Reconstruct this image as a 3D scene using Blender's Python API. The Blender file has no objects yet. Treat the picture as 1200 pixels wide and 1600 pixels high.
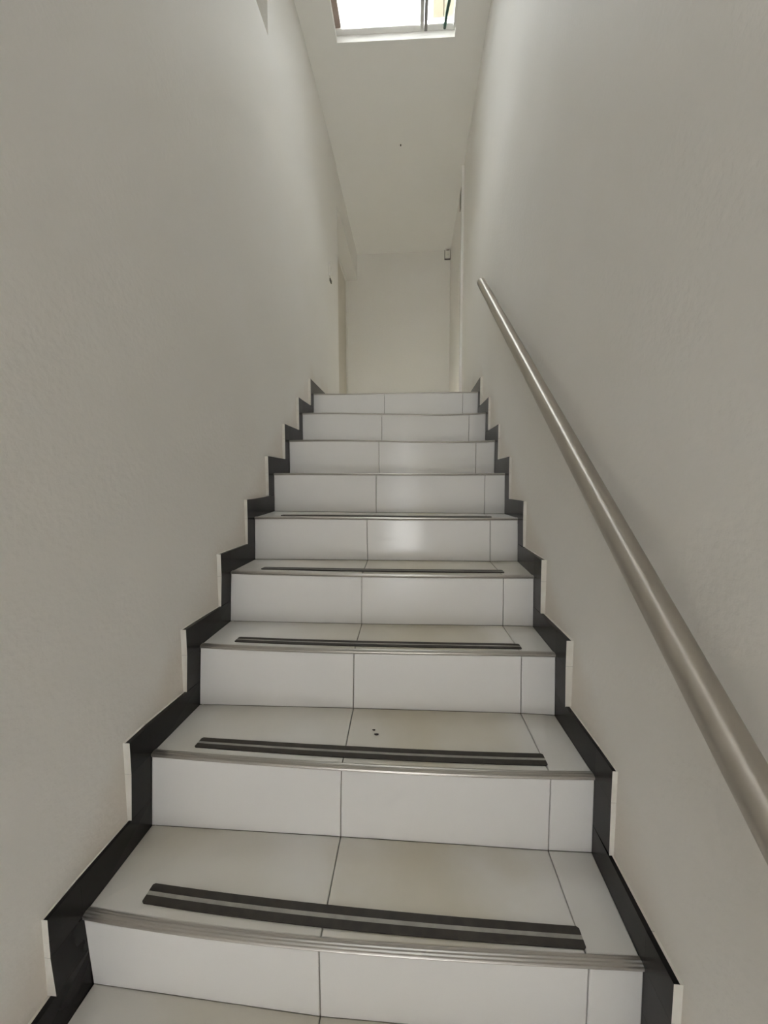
import bpy, bmesh, math, random
from mathutils import Vector, Matrix

random.seed(7)
S = 1.1                      # metres per unit of stair width
SC = bpy.context.scene
COL = SC.collection

# ---------------------------------------------------------------- camera
CAM = Vector((0.10767, -0.58549, 0.79959))
YAW, PITCH, ROLL, FPX = 0.072982, -0.080248, -0.003045, 587.24
cy, sy, cp, sp, cr, sr = math.cos(YAW), math.sin(YAW), math.cos(PITCH), math.sin(PITCH), math.cos(ROLL), math.sin(ROLL)
Fv = Vector((-sy * cp, cy * cp, sp))
R0 = Vector((cy, sy, 0))
U0 = R0.cross(Fv)
Rv = cr * R0 + sr * U0
Uv = -sr * R0 + cr * U0
cd = bpy.data.cameras.new('camera')
cam = bpy.data.objects.new('camera', cd)
COL.objects.link(cam)
cam.matrix_world = Matrix(((Rv.x, Uv.x, -Fv.x, CAM.x * S), (Rv.y, Uv.y, -Fv.y, CAM.y * S),
                           (Rv.z, Uv.z, -Fv.z, CAM.z * S), (0, 0, 0, 1)))
cd.sensor_fit = 'HORIZONTAL'
cd.sensor_width = 36.0
cd.lens = FPX / 1200.0 * 36.0
cd.clip_start = 0.02
SC.camera = cam

# ---------------------------------------------------------------- light: bright overcast sky
SKY = 8.0
world = bpy.data.worlds.new('overcast_sky')
SC.world = world
world.use_nodes = True
bg = world.node_tree.nodes['Background']
bg.inputs[0].default_value = (0.965, 0.985, 1.025, 1)
bg.inputs[1].default_value = SKY


def portal(name, loc, rot, sx, sy_):
    l = bpy.data.lights.new(name, 'AREA')
    l.shape = 'RECTANGLE'
    l.size, l.size_y = sx * S, sy_ * S
    l.cycles.is_portal = True
    o = bpy.data.objects.new(name, l)
    o.location = Vector(loc) * S
    o.rotation_euler = rot
    COL.objects.link(o)


sl = bpy.data.lights.new('sun', 'SUN')
SUN_EL = math.radians(56)
sl.energy = 52.0
sl.angle = math.radians(2.0)
sl.color = (1.0, 0.99, 0.965)
so = bpy.data.objects.new('sun', sl)
so.rotation_euler = (math.pi / 2 - SUN_EL, 0, 0)     # shines up the stair direction and down
COL.objects.link(so)

portal('skylight_portal', (0.012, 1.30, 3.40), (0, 0, 0), 0.70, 0.88)
portal('entrance_portal', (0.0, -2.47, 0.50), (-math.pi / 2, 0, math.pi), 0.9, 2.0)

SC.view_settings.view_transform = 'Standard'
SC.view_settings.look = 'None'
SC.view_settings.exposure = 0.0
SC.view_settings.gamma = 1.0
SC.view_settings.use_curve_mapping = False
try:
    SC.cycles.use_denoising = True
    SC.cycles.max_bounces = 16
    SC.cycles.diffuse_bounces = 10
    SC.cycles.glossy_bounces = 6
    SC.cycles.transparent_max_bounces = 12
except Exception:
    pass


# ---------------------------------------------------------------- materials
def mat(name, color, rough=0.5, metal=0.0, spec=0.5):
    m = bpy.data.materials.new(name)
    m.use_nodes = True
    b = m.node_tree.nodes['Principled BSDF']
    b.inputs['Base Color'].default_value = (*color, 1)
    b.inputs['Roughness'].default_value = rough
    b.inputs['Metallic'].default_value = metal
    b.inputs['Specular IOR Level'].default_value = spec
    return m, m.node_tree, b


def mottled(name, c1, c2, scale, rough, bump=0.0, bscale=60.0, bdist=0.002, spec=0.5, lo=0.35, hi=0.65, rough2=None, detail=5):
    """two close shades mixed by soft noise, with a fine relief"""
    m, nt, b = mat(name, c1, rough, 0, spec)
    N, L = nt.nodes, nt.links
    geo = N.new('ShaderNodeNewGeometry')
    n = N.new('ShaderNodeTexNoise')
    n.inputs['Scale'].default_value = scale
    n.inputs['Detail'].default_value = detail
    L.new(geo.outputs['Position'], n.inputs['Vector'])
    r = N.new('ShaderNodeMapRange')
    r.interpolation_type = 'SMOOTHSTEP'
    r.inputs['From Min'].default_value = lo
    r.inputs['From Max'].default_value = hi
    L.new(n.outputs['Fac'], r.inputs['Value'])
    x = N.new('ShaderNodeMix')
    x.data_type = 'RGBA'
    x.inputs[6].default_value = (*c1, 1)
    x.inputs[7].default_value = (*c2, 1)
    L.new(r.outputs['Result'], x.inputs[0])
    L.new(x.outputs[2], b.inputs['Base Color'])
    if rough2 is not None:
        rr = N.new('ShaderNodeMapRange')
        rr.inputs['To Min'].default_value = rough
        rr.inputs['To Max'].default_value = rough2
        L.new(n.outputs['Fac'], rr.inputs['Value'])
        L.new(rr.outputs['Result'], b.inputs['Roughness'])
    if bump > 0:
        n2 = N.new('ShaderNodeTexNoise')
        n2.inputs['Scale'].default_value = bscale
        n2.inputs['Detail'].default_value = 4
        L.new(geo.outputs['Position'], n2.inputs['Vector'])
        n3 = N.new('ShaderNodeTexNoise')
        n3.inputs['Scale'].default_value = bscale * 0.12
        n3.inputs['Detail'].default_value = 2
        L.new(geo.outputs['Position'], n3.inputs['Vector'])
        ad = N.new('ShaderNodeMath')
        ad.operation = 'ADD'
        L.new(n2.outputs['Fac'], ad.inputs[0])
        L.new(n3.outputs['Fac'], ad.inputs[1])
        bp = N.new('ShaderNodeBump')
        bp.inputs['Strength'].default_value = bump
        bp.inputs['Distance'].default_value = bdist
        L.new(ad.outputs[0], bp.inputs['Height'])
        L.new(bp.outputs['Normal'], b.inputs['Normal'])
    return m


M = {}
M['paint'] = mottled('wall_paint', (0.835, 0.818, 0.788), (0.82, 0.80, 0.762), 1.6, 0.55, 0.45, 75, 0.003, 0.3)


def scuffed(m):
    """brownish scuffs on the paint in a ragged band just above the stepped skirting"""
    nt = m.node_tree
    N, L = nt.nodes, nt.links
    b = N['Principled BSDF']
    src = b.inputs['Base Color'].links[0].from_socket
    geo = N.new('ShaderNodeNewGeometry')
    sep = N.new('ShaderNodeSeparateXYZ')
    L.new(geo.outputs['Position'], sep.inputs[0])
    ma = N.new('ShaderNodeMath')
    ma.operation = 'MULTIPLY_ADD'          # height above the line of the nosings
    ma.inputs[1].default_value = -0.7905
    mn = N.new('ShaderNodeMath')
    mn.operation = 'MINIMUM'
    mn.inputs[1].default_value = 1.86
    L.new(sep.outputs['Y'], mn.inputs[0])
    L.new(mn.outputs[0], ma.inputs[0])
    L.new(sep.outputs['Z'], ma.inputs[2])
    n = N.new('ShaderNodeTexNoise')
    n.inputs['Scale'].default_value = 5.0
    n.inputs['Detail'].default_value = 4
    L.new(geo.outputs['Position'], n.inputs['Vector'])
    ad = N.new('ShaderNodeMath')
    ad.operation = 'MULTIPLY_ADD'
    ad.inputs[1].default_value = 0.22
    L.new(n.outputs['Fac'], ad.inputs[0])
    L.new(ma.outputs[0], ad.inputs[2])
    r = N.new('ShaderNodeMapRange')
    r.interpolation_type = 'SMOOTHSTEP'
    r.inputs['From Min'].default_value = 0.30
    r.inputs['From Max'].default_value = 0.12
    r.inputs['To Min'].default_value = 0.0
    r.inputs['To Max'].default_value = 0.55
    L.new(ad.outputs[0], r.inputs['Value'])
    x = N.new('ShaderNodeMix')
    x.data_type = 'RGBA'
    x.inputs[7].default_value = (0.70, 0.63, 0.55, 1)
    L.new(r.outputs['Result'], x.inputs[0])
    L.new(src, x.inputs[6])
    L.new(x.outputs[2], b.inputs['Base Color'])


scuffed(M['paint'])
M['ceiling'] = mottled('ceiling_paint', (0.91, 0.90, 0.875), (0.895, 0.885, 0.855), 1.2, 0.7, 0.2, 70, 0.001, 0.2)
M['tile_riser'] = mottled('white_glazed_tile', (0.87, 0.86, 0.85), (0.85, 0.84, 0.83), 3.0, 0.11, 0.12, 7, 0.002, 0.36, rough2=0.20)
M['tile_tread'] = mottled('worn_white_tile', (0.80, 0.79, 0.77), (0.66, 0.625, 0.54), 1.7, 0.16, 0.015, 9, 0.0012, 0.5, 0.40, 0.75, rough2=0.25, detail=2.2)


def foot_worn(m):
    """yellowish foot dirt down the walking line of the treads, ragged at its edges"""
    nt = m.node_tree
    N, L = nt.nodes, nt.links
    b = N['Principled BSDF']
    src = b.inputs['Base Color'].links[0].from_socket
    geo = N.new('ShaderNodeNewGeometry')
    sep = N.new('ShaderNodeSeparateXYZ')
    L.new(geo.outputs['Position'], sep.inputs[0])
    n = N.new('ShaderNodeTexNoise')
    n.inputs['Scale'].default_value = 4.0
    n.inputs['Detail'].default_value = 5
    L.new(geo.outputs['Position'], n.inputs['Vector'])
    sub = N.new('ShaderNodeMath')
    sub.operation = 'SUBTRACT'
    sub.inputs[1].default_value = 0.15
    L.new(sep.outputs['X'], sub.inputs[0])
    ab = N.new('ShaderNodeMath')
    ab.operation = 'ABSOLUTE'
    L.new(sub.outputs[0], ab.inputs[0])
    ad = N.new('ShaderNodeMath')
    ad.operation = 'MULTIPLY_ADD'
    ad.inputs[1].default_value = 0.5
    L.new(n.outputs['Fac'], ad.inputs[0])
    L.new(ab.outputs[0], ad.inputs[2])
    r = N.new('ShaderNodeMapRange')
    r.interpolation_type = 'SMOOTHSTEP'
    r.inputs['From Min'].default_value = 0.56
    r.inputs['From Max'].default_value = 0.24
    r.inputs['To Max'].default_value = 0.75
    L.new(ad.outputs[0], r.inputs['Value'])
    x = N.new('ShaderNodeMix')
    x.data_type = 'RGBA'
    x.inputs[7].default_value = (0.62, 0.57, 0.45, 1)
    L.new(r.outputs['Result'], x.inputs[0])
    L.new(src, x.inputs[6])
    L.new(x.outputs[2], b.inputs['Base Color'])


foot_worn(M['tile_tread'])
M['grout'] = mottled('dark_grout', (0.24, 0.215, 0.18), (0.17, 0.15, 0.125), 30, 0.9)
M['dark_tile'] = mottled('dark_brown_tile', (0.012, 0.0105, 0.0105), (0.017, 0.0145, 0.014), 8, 0.22, 0.02, 40, 0.0005, 0.18)
M['pale_edge'] = mottled('painted_plaster_edge', (0.80, 0.78, 0.73), (0.74, 0.71, 0.65), 20, 0.6, 0.2, 120, 0.001)
M['rubber'] = mottled('dark_brown_rubber', (0.030, 0.024, 0.018), (0.042, 0.034, 0.025), 40, 0.55, 0.2, 500, 0.0005)
M['stripe'] = mottled('grey_reflective_tape', (0.40, 0.39, 0.355), (0.33, 0.32, 0.29), 30, 0.45)
M['white_plastic'], _, _ = mat('white_plastic', (0.80, 0.78, 0.73), 0.35)
M['white_bead'], _, _ = mat('white_gloss_bead', (0.94, 0.93, 0.91), 0.25)
M['dark_plastic'], _, _ = mat('dark_grey_plastic', (0.10, 0.09, 0.075), 0.5)
M['vent_grey'], _, _ = mat('olive_grey_metal', (0.30, 0.28, 0.23), 0.5)
M['white_frame'], _, _ = mat('white_lacquered_aluminium', (0.82, 0.81, 0.79), 0.35)
M['grey_frame'], _, _ = mat('grey_aluminium', (0.33, 0.32, 0.31), 0.35, 0.3)
M['green'], _, _ = mat('dark_green_plastic', (0.012, 0.075, 0.045), 0.35)
M['beige'] = mottled('beige_render', (0.20, 0.165, 0.12), (0.175, 0.14, 0.10), 6, 0.8)
M['brown'] = mottled('brownish_pink_wood', (0.40, 0.32, 0.28), (0.34, 0.27, 0.23), 10, 0.6)
M['door'] = mottled('pale_door_paint', (0.62, 0.58, 0.50), (0.58, 0.54, 0.46), 2, 0.45)
M['concrete'] = mottled('grey_paving', (0.57, 0.57, 0.565), (0.52, 0.52, 0.515), 4, 0.9)
M['chip'], _, _ = mat('dark_chip', (0.05, 0.04, 0.035), 0.8)


def brushed():
    """satin tube polished round its girth: glints stretch along the tube"""
    m, nt, b = mat('brushed_stainless_steel', (0.54, 0.505, 0.455), 0.36, 1.0)
    N, L = nt.nodes, nt.links
    b.inputs['Anisotropic'].default_value = 0.93
    b.inputs['Anisotropic Rotation'].default_value = 0.25
    tg = N.new('ShaderNodeTangent')
    tg.direction_type = 'RADIAL'
    tg.axis = 'Z'
    L.new(tg.outputs[0], b.inputs['Tangent'])
    tc = N.new('ShaderNodeTexCoord')
    mp = N.new('ShaderNodeMapping')
    mp.inputs['Scale'].default_value = (3, 3, 260)
    n = N.new('ShaderNodeTexNoise')
    n.inputs['Scale'].default_value = 3
    n.inputs['Detail'].default_value = 3
    L.new(tc.outputs['Object'], mp.inputs['Vector'])
    L.new(mp.outputs['Vector'], n.inputs['Vector'])
    r = N.new('ShaderNodeMapRange')
    r.inputs['To Min'].default_value = 0.32
    r.inputs['To Max'].default_value = 0.42
    L.new(n.outputs['Fac'], r.inputs['Value'])
    L.new(r.outputs['Result'], b.inputs['Roughness'])
    return m


M['steel'] = brushed()
M['plain_steel'], _, _ = mat('plain_stainless_steel', (0.47, 0.44, 0.40), 0.3, 1.0)
M['alu'], _, _ = mat('ribbed_aluminium', (0.50, 0.475, 0.44), 0.34, 1.0)


def glass():
    m = bpy.data.materials.new('clear_window_glass')
    m.use_nodes = True
    nt = m.node_tree
    nt.nodes.clear()
    o = nt.nodes.new('ShaderNodeOutputMaterial')
    mx = nt.nodes.new('ShaderNodeMixShader')
    fr = nt.nodes.new('ShaderNodeFresnel')
    fr.inputs['IOR'].default_value = 1.45
    t = nt.nodes.new('ShaderNodeBsdfTransparent')
    t.inputs[0].default_value = (0.95, 0.97, 0.96, 1)
    g = nt.nodes.new('ShaderNodeBsdfGlossy')
    g.inputs['Roughness'].default_value = 0.02
    nt.links.new(fr.outputs[0], mx.inputs[0])
    nt.links.new(t.outputs[0], mx.inputs[1])
    nt.links.new(g.outputs[0], mx.inputs[2])
    nt.links.new(mx.outputs[0], o.inputs[0])
    return m


M['glass'] = glass()


# ---------------------------------------------------------------- helpers
def tag(o, label=None, cat=None, group=None, kind=None):
    if label:
        o['label'] = label
    if cat:
        o['category'] = cat
    if group:
        o['group'] = group
    if kind:
        o['kind'] = kind
    return o


def obj(name, bm, mats, parent=None, kind=None, smooth=False):
    """one bmesh (in stair-width units) linked as one mesh object, origin at its base centre"""
    bmesh.ops.recalc_face_normals(bm, faces=bm.faces)
    bm.verts.ensure_lookup_table()
    lo = [min(v.co[k] for v in bm.verts) for k in range(3)]
    hi = [max(v.co[k] for v in bm.verts) for k in range(3)]
    org = Vector(((lo[0] + hi[0]) / 2, (lo[1] + hi[1]) / 2, lo[2]))
    for v in bm.verts:
        v.co = (v.co - org) * S
    me = bpy.data.meshes.new(name)
    bm.to_mesh(me)
    bm.free()
    for m in (mats if isinstance(mats, (list, tuple)) else [mats]):
        me.materials.append(m)
    if smooth:
        for p in me.polygons:
            p.use_smooth = True
    o = bpy.data.objects.new(name, me)
    COL.objects.link(o)
    w = org * S
    if parent is not None:
        o.parent = parent
        o.location = w - WORLD[parent.name]
    else:
        o.location = w
    WORLD[o.name] = w
    if kind:
        o['kind'] = kind
    return o


WORLD = {}


def empty(name, loc, kind=None):
    o = bpy.data.objects.new(name, None)
    COL.objects.link(o)
    o.empty_display_size = 0.05
    w = Vector(loc) * S
    o.location = w
    WORLD[o.name] = w
    if kind:
        o['kind'] = kind
    return o


def hexa(bm, P, mi=0):
    """closed box from 8 corners: bottom ring 0-3, top ring 4-7"""
    v = [bm.verts.new(p) for p in P]
    fs = []
    for f in ((0, 1, 2, 3), (4, 5, 6, 7), (0, 1, 5, 4), (1, 2, 6, 5), (2, 3, 7, 6), (3, 0, 4, 7)):
        fc = bm.faces.new([v[k] for k in f])
        fc.material_index = mi
        fs.append(fc)
    return fs


def box(bm, x0, x1, y0, y1, z0, z1, mi=0):
    return hexa(bm, [(x0, y0, z0), (x1, y0, z0), (x1, y1, z0), (x0, y1, z0),
                     (x0, y0, z1), (x1, y0, z1), (x1, y1, z1), (x0, y1, z1)], mi)


def bevel(bm, w, seg=1):
    bmesh.ops.bevel(bm, geom=list(bm.edges), offset=w, segments=seg, affect='EDGES', profile=0.5)


def boxobj(name, b, m, parent=None, kind=None, bev=0.0, seg=1):
    bm = bmesh.new()
    box(bm, *b)
    if bev:
        bevel(bm, bev, seg)
    return obj(name, bm, m, parent, kind)


def lerp(a, b, t):
    return a + (b - a) * t


def interp(tab, y):
    if y <= tab[0][0]:
        return tab[0][1]
    for (a, u), (b, v) in zip(tab, tab[1:]):
        if y <= b:
            return lerp(u, v, (y - a) / (b - a))
    return tab[-1][1]


# ---------------------------------------------------------------- the measured stair
RUN, RISE = 0.2100, 0.1661
Y = {0: .0114, 1: .2048, 2: .4211, 3: .6228, 4: .8332, 5: 1.0449, 6: 1.2580, 7: 1.4707, 8: 1.6843}
# per riser: x and z at the left end, first joint, second joint, right end
NOSE = {0: ((-.5019, -.0060), (-.0553, -.0279), (.4107, -.0155), (.4984, -.0115)),
        1: ((-.4975, .1673), (-.0489, .1572), (.4112, .1635), (.5019, .1672)),
        2: ((-.4973, .3324), (-.0514, .3289), (.4059, .3358), (.4949, .3368)),
        3: ((-.4993, .4990), (-.0552, .4948), (.4031, .4976), (.4969, .4990)),
        4: ((-.5015, .6637), (-.0622, .6630), (.4007, .6624), (.5008, .6640)),
        5: ((-.4990, .8385), (-.0458, .8350), (.4194, .8329), (.5019, .8338)),
        6: ((-.4960, 1.0055), (-.0510, 1.0006), (.4152, .9925), (.5031, .9946)),
        7: ((-.4885, 1.1759), (-.0531, 1.1669), (.4116, 1.1595), (.4983, 1.1631)),
        8: ((-.4800, 1.3286), (-.0542, 1.3240), (.4044, 1.3222), (.4927, 1.3204))}
BASE = {0: ((-.4914, -.1491), (-.0553, -.1700), (.4107, -.1640), (.5000, -.1620)),
        1: ((-.5076, -.0155), (-.0525, -.0129), (.4113, -.0135), (.5037, -.0113)),
        2: ((-.5072, .1527), (-.0548, .1603), (.4086, .1654), (.4988, .1639)),
        3: ((-.5079, .3267), (-.0566, .3280), (.4047, .3332), (.4996, .3335)),
        4: ((-.5055, .4968), (-.0600, .4990), (.4030, .5000), (.5049, .5017)),
        5: ((-.5007, .6702), (-.0460, .6660), (.4180, .6620), (.5044, .6614)),
        6: ((-.4970, .8385), (-.0510, .8350), (.4152, .8329), (.5031, .8338)),
        7: ((-.4900, 1.0055), (-.0531, 1.0006), (.4116, .9925), (.4983, .9946)),
        8: ((-.4820, 1.1759), (-.0542, 1.1669), (.4044, 1.1595), (.4927, 1.1631))}
for i in (-1, -2):
    Y[i] = .0114 + i * RUN
    NOSE[i] = tuple((x, i * RISE - .004) for x in (-.500, -.0553, .4107, .5000))
    BASE[i] = tuple((x, (i - 1) * RISE - .004) for x in (-.500, -.0553, .4107, .5000))
NOSE[-1] = ((-.5000, -.1500), (-.0553, -.1700), (.4107, -.1650), (.5000, -.1640))
Y[9] = 2.20
BASE[9] = ((-.480, 1.326), (-.0542, 1.325), (.4044, 1.324), (.497, 1.323))
FLOOR_Z = BASE[-2][0][1]
CEIL = 3.255
END = 3.668

WL = [(1.00, -.5130), (1.26, -.5085), (1.47, -.5005), (1.69, -.4925), (2.52, -.4830)]
WR = [(1.20, .5120), (1.50, .5095), (1.70, .5060), (2.58, .5090)]



def nose_z(i, x):
    """smooth curve through the four measured edge points of step i"""
    P = NOSE[i]
    z = 0
    for a in range(4):
        t = P[a][1]
        for c in range(4):
            if c != a:
                t *= (x - P[c][0]) / (P[a][0] - P[c][0])
        z += t
    lin = interp(P, x)
    return lin if x > P[2][0] else max(min(z, lin + .006), lin - .006)


# ---------------------------------------------------------------- walls
WT = 0.80        # outer face of the side walls


def wall_run(bm, tab, out, y0, y1, z0, z1):
    ys = [y0] + [y for y, _ in tab if y0 < y < y1] + [y1]
    for a, b in zip(ys, ys[1:]):
        xa, xb = interp(tab, a), interp(tab, b)
        hexa(bm, [(xa, a, z0), (out, a, z0), (out, b, z0), (xb, b, z0),
                  (xa, a, z1), (out, a, z1), (out, b, z1), (xb, b, z1)])


BACK = -2.40
ZT = CEIL + 0.09
NY0, NY1, NZ0, NZ1 = 0.20, 1.143, 2.705, 3.16
DY0, DY1, DZ1 = 2.52, 3.62, 2.99
LAND = 1.316
bm = bmesh.new()
zb = FLOOR_Z - 0.12
wall_run(bm, WL, -WT, BACK, NY0, zb, ZT)
wall_run(bm, WL, -WT, NY0, NY1, zb, NZ0)
wall_run(bm, WL, -WT, NY0, NY1, NZ1, ZT)
box(bm, -WT, -0.70, NY0, NY1, NZ0, NZ1)                       # back of the high recess
wall_run(bm, WL, -WT, NY1, DY0, zb, ZT)
box(bm, -WT, -0.487, DY0, END, DZ1, ZT)                        # lintel over the landing door
box(bm, -WT, -0.487, DY0, END, zb, LAND - 0.05)
box(bm, -WT, -0.66, DY0, END, LAND - 0.05, DZ1)
obj('wall_left', bm, M['paint'], kind='structure')

bm = bmesh.new()
wall_run(bm, WR, WT, BACK, 2.58, zb, ZT)
box(bm, 0.5150, WT, 2.58, END, zb, ZT)
obj('wall_right', bm, M['paint'], kind='structure')

boxobj('wall_end', (-WT, WT, END, END + 0.15, zb, ZT), M['paint'], kind='structure')

bm = bmesh.new()
DW, DH = 0.235, FLOOR_Z + 2.0
box(bm, -WT, -DW, BACK - 0.15, BACK, zb, ZT)
box(bm, DW, WT, BACK - 0.15, BACK, zb, ZT)
box(bm, -DW, DW, BACK - 0.15, BACK, DH, ZT)
obj('wall_back', bm, M['paint'], kind='structure')

boxobj('floor', (-WT, WT, BACK - 0.15, Y[-2] + 0.02, zb, FLOOR_Z), M['concrete'], kind='structure')

# ceiling slab with the roof opening
OX0, OX1, OY0, OYL, OYR = -.316, .340, .88, 1.703, 1.724
bm = bmesh.new()
box(bm, -WT, OX0, BACK, END, CEIL, ZT)
box(bm, OX1, WT, BACK, END, CEIL, ZT)
box(bm, OX0, OX1, BACK, OY0, CEIL, ZT)
hexa(bm, [(OX0, OYL, CEIL), (OX1, OYR, CEIL), (OX1, END, CEIL), (OX0, END, CEIL),
          (OX0, OYL, ZT), (OX1, OYR, ZT), (OX1, END, ZT), (OX0, END, ZT)])
obj('ceiling', bm, M['ceiling'], kind='structure')

# pale corner strip where the right wall steps back
boxobj('trim_1', (0.4895, 0.5200, 2.558, 2.584, LAND + 0.01, 3.235), M['white_bead'], kind='structure', bev=0.002)

# ---------------------------------------------------------------- skylight
sk = empty('window_1', (0.012, 0.98, CEIL), 'structure')
bm = bmesh.new()
hexa(bm, [(OX0, OYL - .034, CEIL + .034), (OX1, OYR - .034, CEIL + .034), (OX1, OYR, CEIL + .034), (OX0, OYL, CEIL + .034),
          (OX0, OYL - .034, CEIL + .052), (OX1, OYR - .034, CEIL + .052), (OX1, OYR, CEIL + .052), (OX0, OYL, CEIL + .052)])
bevel(bm, .003)
obj('frame_rail', bm, M['white_frame'], sk)
boxobj('frame_rail', (OX0, OX1, OY0, OY0 + .034, CEIL + .002, CEIL + .022), M['white_frame'], sk, bev=.003)
bm = bmesh.new()
box(bm, OX0, OX0 + .031, OY0 + .034, OYL - .04, CEIL + .030, CEIL + .075)
obj('frame_stile', bm, M['brown'], sk)
bm = bmesh.new()
box(bm, OX1 - .012, OX1, OY0 + .034, OYR - .04, CEIL + .004, CEIL + .03)
obj('frame_stile', bm, M['white_frame'], sk)
bm = bmesh.new()
box(bm, .148, .168, OY0 + .034, OYR - .038, CEIL + .006, CEIL + .030)
bevel(bm, .002)
obj('mullion', bm, M['white_frame'], sk)
bm = bmesh.new()
box(bm, .170, .187, OY0 + .034, OYR - .036, CEIL + .000, CEIL + .030)
bevel(bm, .002)
mu = obj('mullion', bm, M['grey_frame'], sk)
tag(mu, 'grey aluminium meeting stile')
boxobj('pane', (OX0 + .031, .148, OY0 + .034, OYL - .034, CEIL + .032, CEIL + .037), M['glass'], sk)
boxobj('pane', (.187, OX1, OY0 + .034, OYL - .034, CEIL + .038, CEIL + .043), M['glass'], sk)


def tube(bm, pts, r, n=12, caps=True):
    rings = []
    for k, p in enumerate(pts):
        p = Vector(p)
        a = Vector(pts[max(k - 1, 0)])
        b = Vector(pts[min(k + 1, len(pts) - 1)])
        t = (b - a).normalized()
        u = t.cross(Vector((1, 0, 0)))
        if u.length < .1:
            u = t.cross(Vector((0, 0, 1)))
        u.normalize()
        w = t.cross(u)
        rings.append([bm.verts.new(p + (u * math.cos(2 * math.pi * j / n) + w * math.sin(2 * math.pi * j / n)) * r) for j in range(n)])
    for A, B in zip(rings, rings[1:]):
        for j in range(n):
            f = bm.faces.new((A[j], A[(j + 1) % n], B[(j + 1) % n], B[j]))
            f.smooth = True
    if caps:
        bm.faces.new(rings[0][::-1])
        bm.faces.new(rings[-1])


bm = bmesh.new()
tube(bm, [(.281, 1.690, CEIL + .014), (.2875, 1.62, CEIL + .013), (.299, 1.55, CEIL + .012), (.313, 1.45, CEIL + .012), (.322, 1.35, CEIL + .012)], .0085, 10)
g = obj('green_strip', bm, M['green'], sk)
tag(g, 'thin dark green strip crossing the right pane')

# the beige masonry that shows through the right pane, on the roof
rf = empty('rooftop_wall', (0.42, 1.83, ZT))
tag(rf, 'beige rendered rooftop wall seen through the right pane of the skylight', 'wall')
boxobj('core', (.224, .76, 1.760, 1.90, ZT, ZT + .7), M['grout'], rf)
boxobj('shade_ledge', (.20, .80, 1.28, 1.92, ZT + .70, ZT + .76), M['beige'], rf, bev=.004)  # unseen overhang added to keep the sun off the panels
for (a, b) in ((.222, .2785), (.2825, .45), (.454, .76)):
    for (c, d) in ((.004, .33), (.334, .70)):
        boxobj('panel', (a, b, 1.748, 1.760, ZT + c, ZT + d), M['beige'], rf, bev=.002)

# ---------------------------------------------------------------- landing door and entrance
d1 = empty('door_1', (-0.64, (DY0 + END) / 2, LAND), 'structure')
boxobj('door_leaf', (-.660, -.612, DY0 + .03, END - .03, LAND + .005, DZ1 - .03), M['door'], d1, bev=.003)
bm = bmesh.new()
box(bm, -.660, -.600, DY0, DY0 + .03, LAND, DZ1)
box(bm, -.660, -.600, END - .03, END, LAND, DZ1)
box(bm, -.660, -.600, DY0 + .03, END - .03, DZ1 - .03, DZ1)
obj('door_frame', bm, M['paint'], d1)

d2 = empty('door_2', (0, BACK - .07, FLOOR_Z), 'structure')
bm = bmesh.new()
box(bm, -DW, -DW + .04, BACK - .13, BACK + .01, FLOOR_Z, DH)
box(bm, DW - .04, DW, BACK - .13, BACK + .01, FLOOR_Z, DH)
box(bm, -DW + .04, DW - .04, BACK - .13, BACK + .01, DH - .04, DH)
obj('door_frame', bm, M['grey_frame'], d2)
boxobj('ground', (-9, 9, BACK - 14, BACK - .15, zb, FLOOR_Z - .02), M['concrete'], kind='structure')

boxobj('sky_blocker', (-1.6, 1.6, BACK - 2.5, BACK - .15, DH + .10, DH + .20), M['paint'], kind='structure')  # unseen slab added to block direct sky at the entrance
boxobj('street_sky_blocker', (-9, 9, BACK - 14.4, BACK - 14, zb, FLOOR_Z + 7), M['concrete'], kind='structure')  # unseen wall added across the street to hide the low sky
boxobj('roof_sun_blocker', (-WT, WT, .62, .82, ZT, ZT + .98), M['paint'], kind='structure')  # unseen wall added to cut most of the sun entering the skylight

# ---------------------------------------------------------------- staircase
st = empty('staircase', (0, Y[-2], FLOOR_Z))
tag(st, 'straight flight of white tiled stairs between the two plain walls', 'staircase')
GAP = .0010


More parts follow.
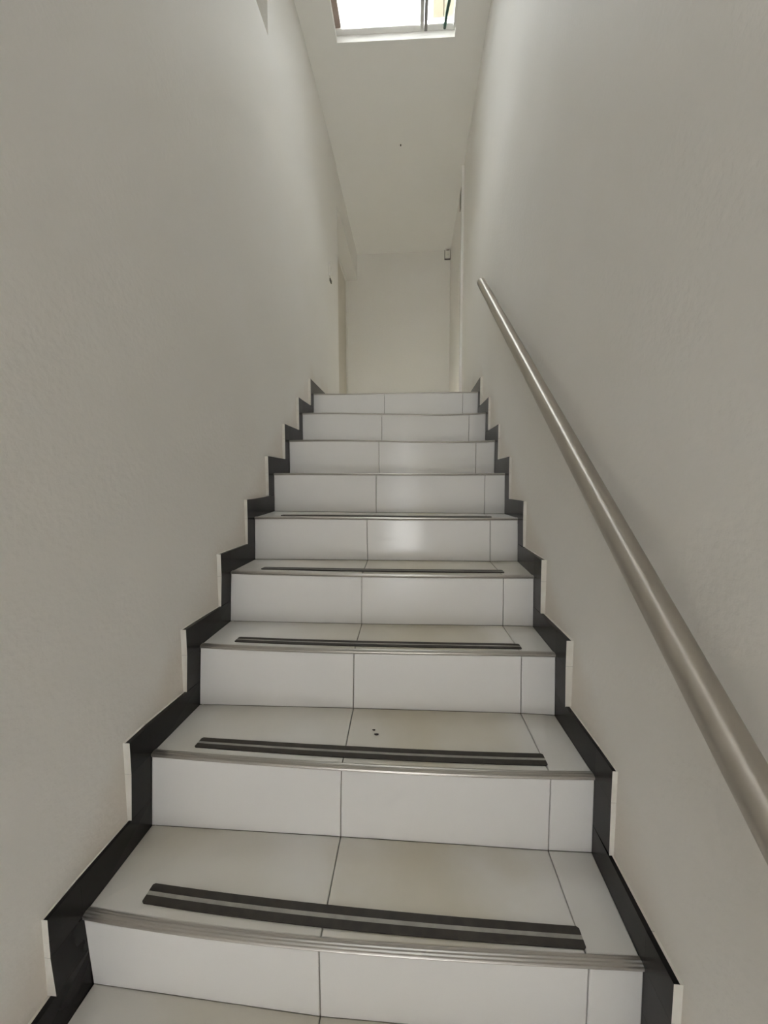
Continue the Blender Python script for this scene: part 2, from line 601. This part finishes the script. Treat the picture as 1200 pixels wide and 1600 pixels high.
def slab_tile(A, B, C, D, nrm, th, nx=1, ny=1, edge=None):
    """thin tile with chamfered face: A B C D front corners, nrm pointing out.
    nx, ny: cells of the slightly warped face; edge(u, v): shift of a face point"""
    bm = bmesh.new()
    A, B, C, D, nrm = Vector(A), Vector(B), Vector(C), Vector(D), Vector(nrm)

    def at(u, v):
        p = A * (1 - u) * (1 - v) + B * u * (1 - v) + C * u * v + D * (1 - u) * v
        return p + edge(p, v) if edge else p

    eu, ev = .0018 / (B - A).length, .0018 / (D - A).length
    us = [eu] + [k / nx for k in range(1, nx)] + [1 - eu]
    vs = [ev] + [k / ny for k in range(1, ny)] + [1 - ev]
    grid = [[bm.verts.new(at(u, v)) for u in us] for v in vs]
    for r0, r1 in zip(grid, grid[1:]):
        for k in range(nx):
            bm.faces.new((r0[k], r0[k + 1], r1[k + 1], r1[k]))
    loop_uv = [(u, 0) for u in us[:-1]] + [(1, v) for v in vs[:-1]] + [(u, 1) for u in us[:0:-1]] + [(0, v) for v in vs[:0:-1]]
    loop_uv = [(0 if u == eu else 1 if u == 1 - eu else u, 0 if v == ev else 1 if v == 1 - ev else v) for u, v in loop_uv]
    face = [grid[0][k] for k in range(nx)] + [grid[k][nx] for k in range(ny)] + [grid[ny][k] for k in range(nx, 0, -1)] + [grid[k][0] for k in range(ny, 0, -1)]
    rim = [bm.verts.new(at(u, v) - nrm * .0012) for u, v in loop_uv]
    back = [bm.verts.new(at(u, v) - nrm * th) for u, v in loop_uv]
    m = len(rim)
    for k in range(m):
        j = (k + 1) % m
        bm.faces.new((face[k], face[j], rim[j], rim[k]))
        bm.faces.new((rim[k], rim[j], back[j], back[k]))
    bm.faces.new(back[::-1])
    return bm


NPROF = [(.0135, -.0010), (.0135, .0006), (.0110, .0012), (.0088, .0004), (.0066, .0014), (.0040, .0012), (.0022, .0000),
         (-.0006, -.0002), (-.0022, -.0014), (-.0028, -.0032), (-.0018, -.0043), (-.0026, -.0056), (-.0022, -.0070), (-.0010, -.0080), (.0010, -.0080), (.0010, -.0010)]

for i in range(-2, 9):
    n, b, nb = NOSE[i], BASE[i], BASE[i + 1]
    y0, y1 = Y[i], Y[i + 1]
    # rough core, slightly behind the tile faces: shows as the joints
    bm = bmesh.new()
    g = .0052
    for k in range(3):
        lo = min(b[k][1], b[k + 1][1]) - .10
        yb = min(y1 + .05, 2.2)
        hexa(bm, [(n[k][0], y0 + g, b[k][1] - .05), (n[k + 1][0], y0 + g, b[k + 1][1] - .05),
                  (nb[k + 1][0], yb, lo), (nb[k][0], yb, lo),
                  (n[k][0], y0 + g, n[k][1] - .017), (n[k + 1][0], y0 + g, n[k + 1][1] - .017),
                  (nb[k + 1][0], yb, nb[k + 1][1] - .012), (nb[k][0], yb, nb[k][1] - .012)])
    step = obj('step', bm, M['grout'], st)
    for k in range(3):
        el = GAP if k > 0 else .0
        er = GAP if k < 2 else .0
        # riser tile
        bm = slab_tile((b[k][0] + el, y0, b[k][1] + .0008), (b[k + 1][0] - er, y0, b[k + 1][1] + .0008),
                       (n[k + 1][0] - er, y0, n[k + 1][1] - .0078), (n[k][0] + el, y0, n[k][1] - .0078), (0, -1, 0), .010,
                       4, 1, lambda p, v: Vector((0, 0, v * (nose_z(i, p.x) - interp(n, p.x)))))
        obj('tile', bm, M['tile_riser'], step)
        # tread tile
        ye = y1 + .002 if i < 8 else y1
        bm = slab_tile((n[k][0] + el, y0 + .0140, n[k][1]), (n[k + 1][0] - er, y0 + .0140, n[k + 1][1]),
                       (nb[k + 1][0] - er, ye, nb[k + 1][1]), (nb[k][0] + el, ye, nb[k][1]), (0, 0, 1), .010,
                       5, 2, lambda p, v: Vector((0, 0, (1 - v) * (nose_z(i, p.x) - interp(n, p.x)))))
        obj('tile', bm, M['tile_tread'], step)
    # ribbed metal nosing along the edge, following the slightly uneven edge
    bm = bmesh.new()
    xv_ = [lerp(n[0][0], n[3][0], k / 14) for k in range(15)]
    xs = [(x, nose_z(i, x)) for x in xv_]
    rings = [[bm.verts.new((x, y0 + dy, z + dz)) for dy, dz in NPROF] for x, z in xs]
    q = len(NPROF)
    for A, B in zip(rings, rings[1:]):
        for j in range(q):
            bm.faces.new((A[j], A[(j + 1) % q], B[(j + 1) % q], B[j]))
    bm.faces.new(rings[0])
    bm.faces.new(rings[-1][::-1])
    obj('nosing', bm, M['alu'], step)

# the landing behind the top step
ld_bm = bmesh.new()
box(ld_bm, -.478, .5050, Y[9], END - .003, LAND - .12, LAND)
ld = obj('landing', ld_bm, M['grout'], st)
for a in range(3):
    xs = (-.486, -.0542, .4044, .508)
    for c in range(3):
        ya, yb = 2.2014 + c * .486, 2.2 + (c + 1) * .486
        bm = slab_tile((xs[a] + GAP, ya, LAND + .009), (xs[a + 1] - GAP, ya, LAND + .009), (xs[a + 1] - GAP, yb, LAND + .009), (xs[a] + GAP, yb, LAND + .009), (0, 0, 1), .009)
        obj('tile', bm, M['tile_tread'], ld)

# ---------------------------------------------------------------- dark stepped skirting
BH, BV = .0710, .0640       # band height on treads, band width on risers


def skirt_piece(parent, side, pts, xs, pale):
    """pts: four (y, z) corners going round; xs: face x at each; back edge sits in the wall"""
    bm = bmesh.new()
    face = [bm.verts.new((x, y, z)) for (y, z), x in zip(pts, xs)]
    tab = WL if side < 0 else WR
    back = [bm.verts.new((interp(tab, y) + side * .001, y, z)) for y, z in pts]
    bm.faces.new(face).material_index = 0
    bm.faces.new(back[::-1]).material_index = 2
    for k in range(4):
        j = (k + 1) % 4
        if k == 2 and k in pale:         # dark top edge with a thin bead of paint along the wall
            ma, mb = (bm.verts.new(face[q].co.lerp(back[q].co, .62)) for q in (k, j))
            bm.faces.new((face[k], face[j], mb, ma)).material_index = 0
            bm.faces.new((ma, mb, back[j], back[k])).material_index = 1
        else:
            bm.faces.new((face[k], face[j], back[j], back[k])).material_index = 1 if k in pale else 0
    obj('skirting_tile', bm, [M['dark_tile'], M['pale_edge'], M['paint']], parent)


for side, name, e in ((-1, 'baseboard_left', 0), (1, 'baseboard_right', 3)):
    par = empty(name, (side * .505, Y[-2], FLOOR_Z), 'structure')
    G = .0003
    for i in range(-2, 9):
        bz, nz = BASE[i][e][1], NOSE[i][e][1]
        bx, nx = BASE[i][e][0], NOSE[i][e][0]
        y0, y1 = Y[i], Y[i + 1] if i < 8 else (DY0 if side < 0 else 2.556)
        nbz, nbx = (BASE[i + 1][e][1], BASE[i + 1][e][0]) if i < 8 else (LAND + .009, -.474 if side < 0 else .4985)
        bw = BV if side < 0 else .067
        bh = BH if side < 0 else .066
        if i == -2:
            bzt = bz
        else:
            bzt = bz + bh
        # upright piece in front of the riser, standing on the band below
        skirt_piece(par, side, [(y0 - bw, bzt + G), (y0 + .01, bzt + G), (y0 + .01, nz - .0003), (y0 - bw, nz - .0003)], [lerp(bx, nx, bh / (nz - bz)) if i > -2 else bx] * 2 + [nx, nx], (3,))
        # square corner piece over it
        skirt_piece(par, side, [(y0 - bw, nz), (y0 - G, nz), (y0 - G, nz + bh), (y0 - bw, nz + bh)], [nx] * 4, (2, 3))
        # long piece beside the tread
        ye = y1 + .01 if i < 8 else y1
        skirt_piece(par, side, [(y0, nz - .02), (ye, nbz - .02), (ye, nbz + bh), (y0, nz + bh)], [nx, nbx, lerp(nbx, NOSE[i + 1][e][0], bh / (NOSE[i + 1][e][1] - nbz)) if i < 8 else nbx, nx], (2,))

# ---------------------------------------------------------------- anti-slip strips
ORD = ('lowest and longest looking of the five', 'second up of the five', 'third up, middle one of the five', 'fourth up of the five', 'uppermost and faintest of the five')
OFF = {0: (.0325, .0185, .0685, .0520), 1: (.0300, .0270, .0665, .0630), 2: (.0320, .0245, .0670, .0580), 3: (.0400, .0360, .0720, .0700), 4: (.0400, .0360, .0740, .0700)}


def tread_z(i, x, y):
    n, nb = NOSE[i], BASE[i + 1]
    t = (y - Y[i]) / (Y[i + 1] - Y[i])
    pt = [(lerp(n[k][0], nb[k][0], t), lerp(n[k][1], nb[k][1], t)) for k in range(4)]
    return interp(pt, x) + (1 - t) * (nose_z(i, x) - interp(n, x))


for i in range(5):
    lf, rf_, lb, rb = OFF[i]
    XL, XR = -.4125, .4145
    e = empty('anti_slip_strip', (0, Y[i] + .045, tread_z(i, 0, Y[i] + .045)))
    tag(e, 'rubber anti-slip strip with grey centre line, ' + ORD[i], 'anti-slip strip', 'anti-slip strips on the treads')

    def band(name, t0, t1, h, m, inset):
        bm = bmesh.new()
        cols = []
        tab = [(XL, 0), (XL + .004, inset)] + [(XL + (XR - XL) * k / 14, inset) for k in range(1, 14)] + [ (XR - .004, inset), (XR, 0)]
        for x, k in tab:
            u = (x - XL) / (XR - XL)
            ya = Y[i] + lerp(lerp(lf, rf_, u), lerp(lb, rb, u), t0)
            yb = Y[i] + lerp(lerp(lf, rf_, u), lerp(lb, rb, u), t1)
            if k == 0:           # rounded corners on the outer sides
                if t0 == 0:
                    ya += .003
                if t1 == 1:
                    yb -= .003
            za, zb_ = tread_z(i, x, ya) + .0004, tread_z(i, x, yb) + .0004
            cols.append([bm.verts.new(p) for p in ((x, ya, za), (x, yb, zb_), (x, yb, zb_ + h), (x, ya, za + h))])
        for A, B in zip(cols, cols[1:]):
            for j in range(4):
                bm.faces.new((A[j], A[(j + 1) % 4], B[(j + 1) % 4], B[j]))
        bm.faces.new(cols[0])
        bm.faces.new(cols[-1][::-1])
        obj(name, bm, m, e)

    band('rubber_band', 0, .40, .0022, M['rubber'], 1)
    band('rubber_band', .61, 1, .0022, M['rubber'], 1)
    band('centre_line', .40, .61, .0018, M['stripe'], 1)

# ---------------------------------------------------------------- handrail on the right wall
hr = empty('handrail', (.462, .5, .95))
tag(hr, 'brushed steel tube handrail sloping up along the right wall', 'handrail')
SL = .8058


def rail_z(y):
    return .6400 + SL * y


bm = bmesh.new()
ya, yb = -1.10, 1.462
RR = .0213
tdir = Vector((0, 1, SL)).normalized()
p0, p1 = Vector((.462, ya, rail_z(ya))), Vector((.462, yb, rail_z(yb)))
ln = (p1 - p0).length
prof = [(0, RR - .002), (.001, RR - .0006), (.003, RR)] + [(ln * k / 12, RR) for k in range(1, 12)] + [(ln - .003, RR), (ln - .001, RR - .0006), (ln, RR - .002)]
rings = [[bm.verts.new((math.cos(2 * math.pi * j / 48) * r, math.sin(2 * math.pi * j / 48) * r, z)) for j in range(48)] for z, r in prof]
for A, B in zip(rings, rings[1:]):
    for j in range(48):
        bm.faces.new((A[j], A[(j + 1) % 48], B[(j + 1) % 48], B[j])).smooth = True
bm.faces.new(rings[0][::-1])
o = obj('tube', bm, M['steel'], hr)              # built upright, then laid along the slope
o.rotation_euler = Vector((0, 0, 1)).rotation_difference(tdir).to_euler()
o.location = p0 * S - WORLD[hr.name]
bm = bmesh.new()
tube(bm, [p1 - tdir * .0005, p1 + tdir * .0015], RR - .0021, 32)
obj('end_cap', bm, M['plain_steel'], hr)
for yk in (-.98, -.55):
    bm = bmesh.new()
    zk = rail_z(yk)
    tube(bm, [(.462, yk, zk - .020), (.466, yk, zk - .045), (.48, yk, zk - .058), (.513, yk, zk - .060)], .006, 12)
    tube(bm, [(.5065, yk, zk - .060), (.513, yk, zk - .060)], .026, 24)
    obj('bracket', bm, M['plain_steel'], hr)

# ---------------------------------------------------------------- small things
sw = empty('light_switch', (-.484, 2.233, 2.255))
tag(sw, 'white light switch plate near the end of the left wall', 'light switch')
xw = interp(WL, 2.233)
boxobj('plate', (xw, xw + .013, 2.190, 2.276, 2.268, 2.362), M['white_plastic'], sw, bev=.002)
boxobj('rocker', (xw + .0125, xw + .017, 2.212, 2.254, 2.290, 2.342), M['white_plastic'], sw, bev=.0015)
b_ = boxobj('socket', (xw, xw + .0075, 2.215, 2.262, 2.246, 2.267), M['dark_plastic'], sw, bev=.002)
tag(b_, 'dark lower edge of the switch box')

vt = empty('wall_vent', (.515, 2.745, 3.075))
tag(vt, 'small grey louvred vent high on the recessed right wall', 'vent')
bm = bmesh.new()
xv = .515
for (a, b, c, d) in ((2.655, 2.67, 3.08, 3.215), (2.82, 2.835, 3.08, 3.215), (2.67, 2.82, 3.08, 3.092), (2.67, 2.82, 3.203, 3.215)):
    box(bm, xv - .007, xv, a, b, c, d)
obj('frame', bm, M['vent_grey'], vt)
boxobj('backing', (xv - .0015, xv, 2.67, 2.82, 3.092, 3.203), M['dark_plastic'], vt)
for k in range(6):
    z = 3.096 + k * .018
    bm = bmesh.new()
    hexa(bm, [(xv - .006, 2.67, z), (xv - .001, 2.67, z + .008), (xv - .001, 2.82, z + .008), (xv - .006, 2.82, z),
              (xv - .006, 2.67, z + .002), (xv - .001, 2.67, z + .010), (xv - .001, 2.82, z + .010), (xv - .006, 2.82, z + .002)])
    obj('slat', bm, M['vent_grey'], vt)

pr = empty('motion_detector', (.485, END - .02, 3.16))
tag(pr, 'small white motion detector in the top right corner of the end wall', 'sensor')
bm = bmesh.new()
hexa(bm, [(.458, END - .030, 3.170), (.510, END - .030, 3.170), (.509, END - .012, 3.164), (.457, END - .012, 3.164),
          (.458, END - .040, 3.250), (.510, END - .040, 3.250), (.509, END - .012, 3.247), (.457, END - .012, 3.247)])
bevel(bm, .004, 2)
boxobj('shade_outline', (.452, .5148, END - .012, END, 3.158, 3.2535), M['dark_plastic'], pr)  # dark plate added to stand for the shaded outline of the housing
obj('housing', bm, M['white_plastic'], pr)
boxobj('lens', (.468, .500, END - .0425, END - .030, 3.186, 3.218), M['pale_edge'], pr, bev=.004, seg=2)
boxobj('grille', (.468, .500, END - .0425, END - .034, 3.232, 3.238), M['dark_plastic'], pr)

bm = bmesh.new()
tube(bm, [(.022, 2.369, CEIL), (.022, 2.369, CEIL - .008)], .0045, 10)
tag(obj('nail', bm, M['chip']), 'tiny dark nail head sticking out of the ceiling below the skylight', 'nail')

for (x, y, r, lab) in ((.0215, .317, .0045, 'dark curled paint chip behind the second strip, the larger of two'),
                       (.013, .333, .003, 'dark speck of grit behind the second strip, the smaller of two')):
    bm = bmesh.new()
    z = tread_z(1, x, y)
    pts = [(x + r * math.cos(a) * (1.8 if k % 2 else 1), y + r * math.sin(a) * .6) for k, a in enumerate([j * 2 * math.pi / 7 for j in range(7)])]
    lo = [bm.verts.new((a, b, z)) for a, b in pts]
    hi = [bm.verts.new((lerp(x, a, .8), lerp(y, b, .8), z + .0025)) for a, b in pts]
    bm.faces.new(lo[::-1])
    bm.faces.new(hi)
    for k in range(7):
        bm.faces.new((lo[k], lo[(k + 1) % 7], hi[(k + 1) % 7], hi[k]))
    tag(obj('paint_chip', bm, M['chip']), lab, 'debris')
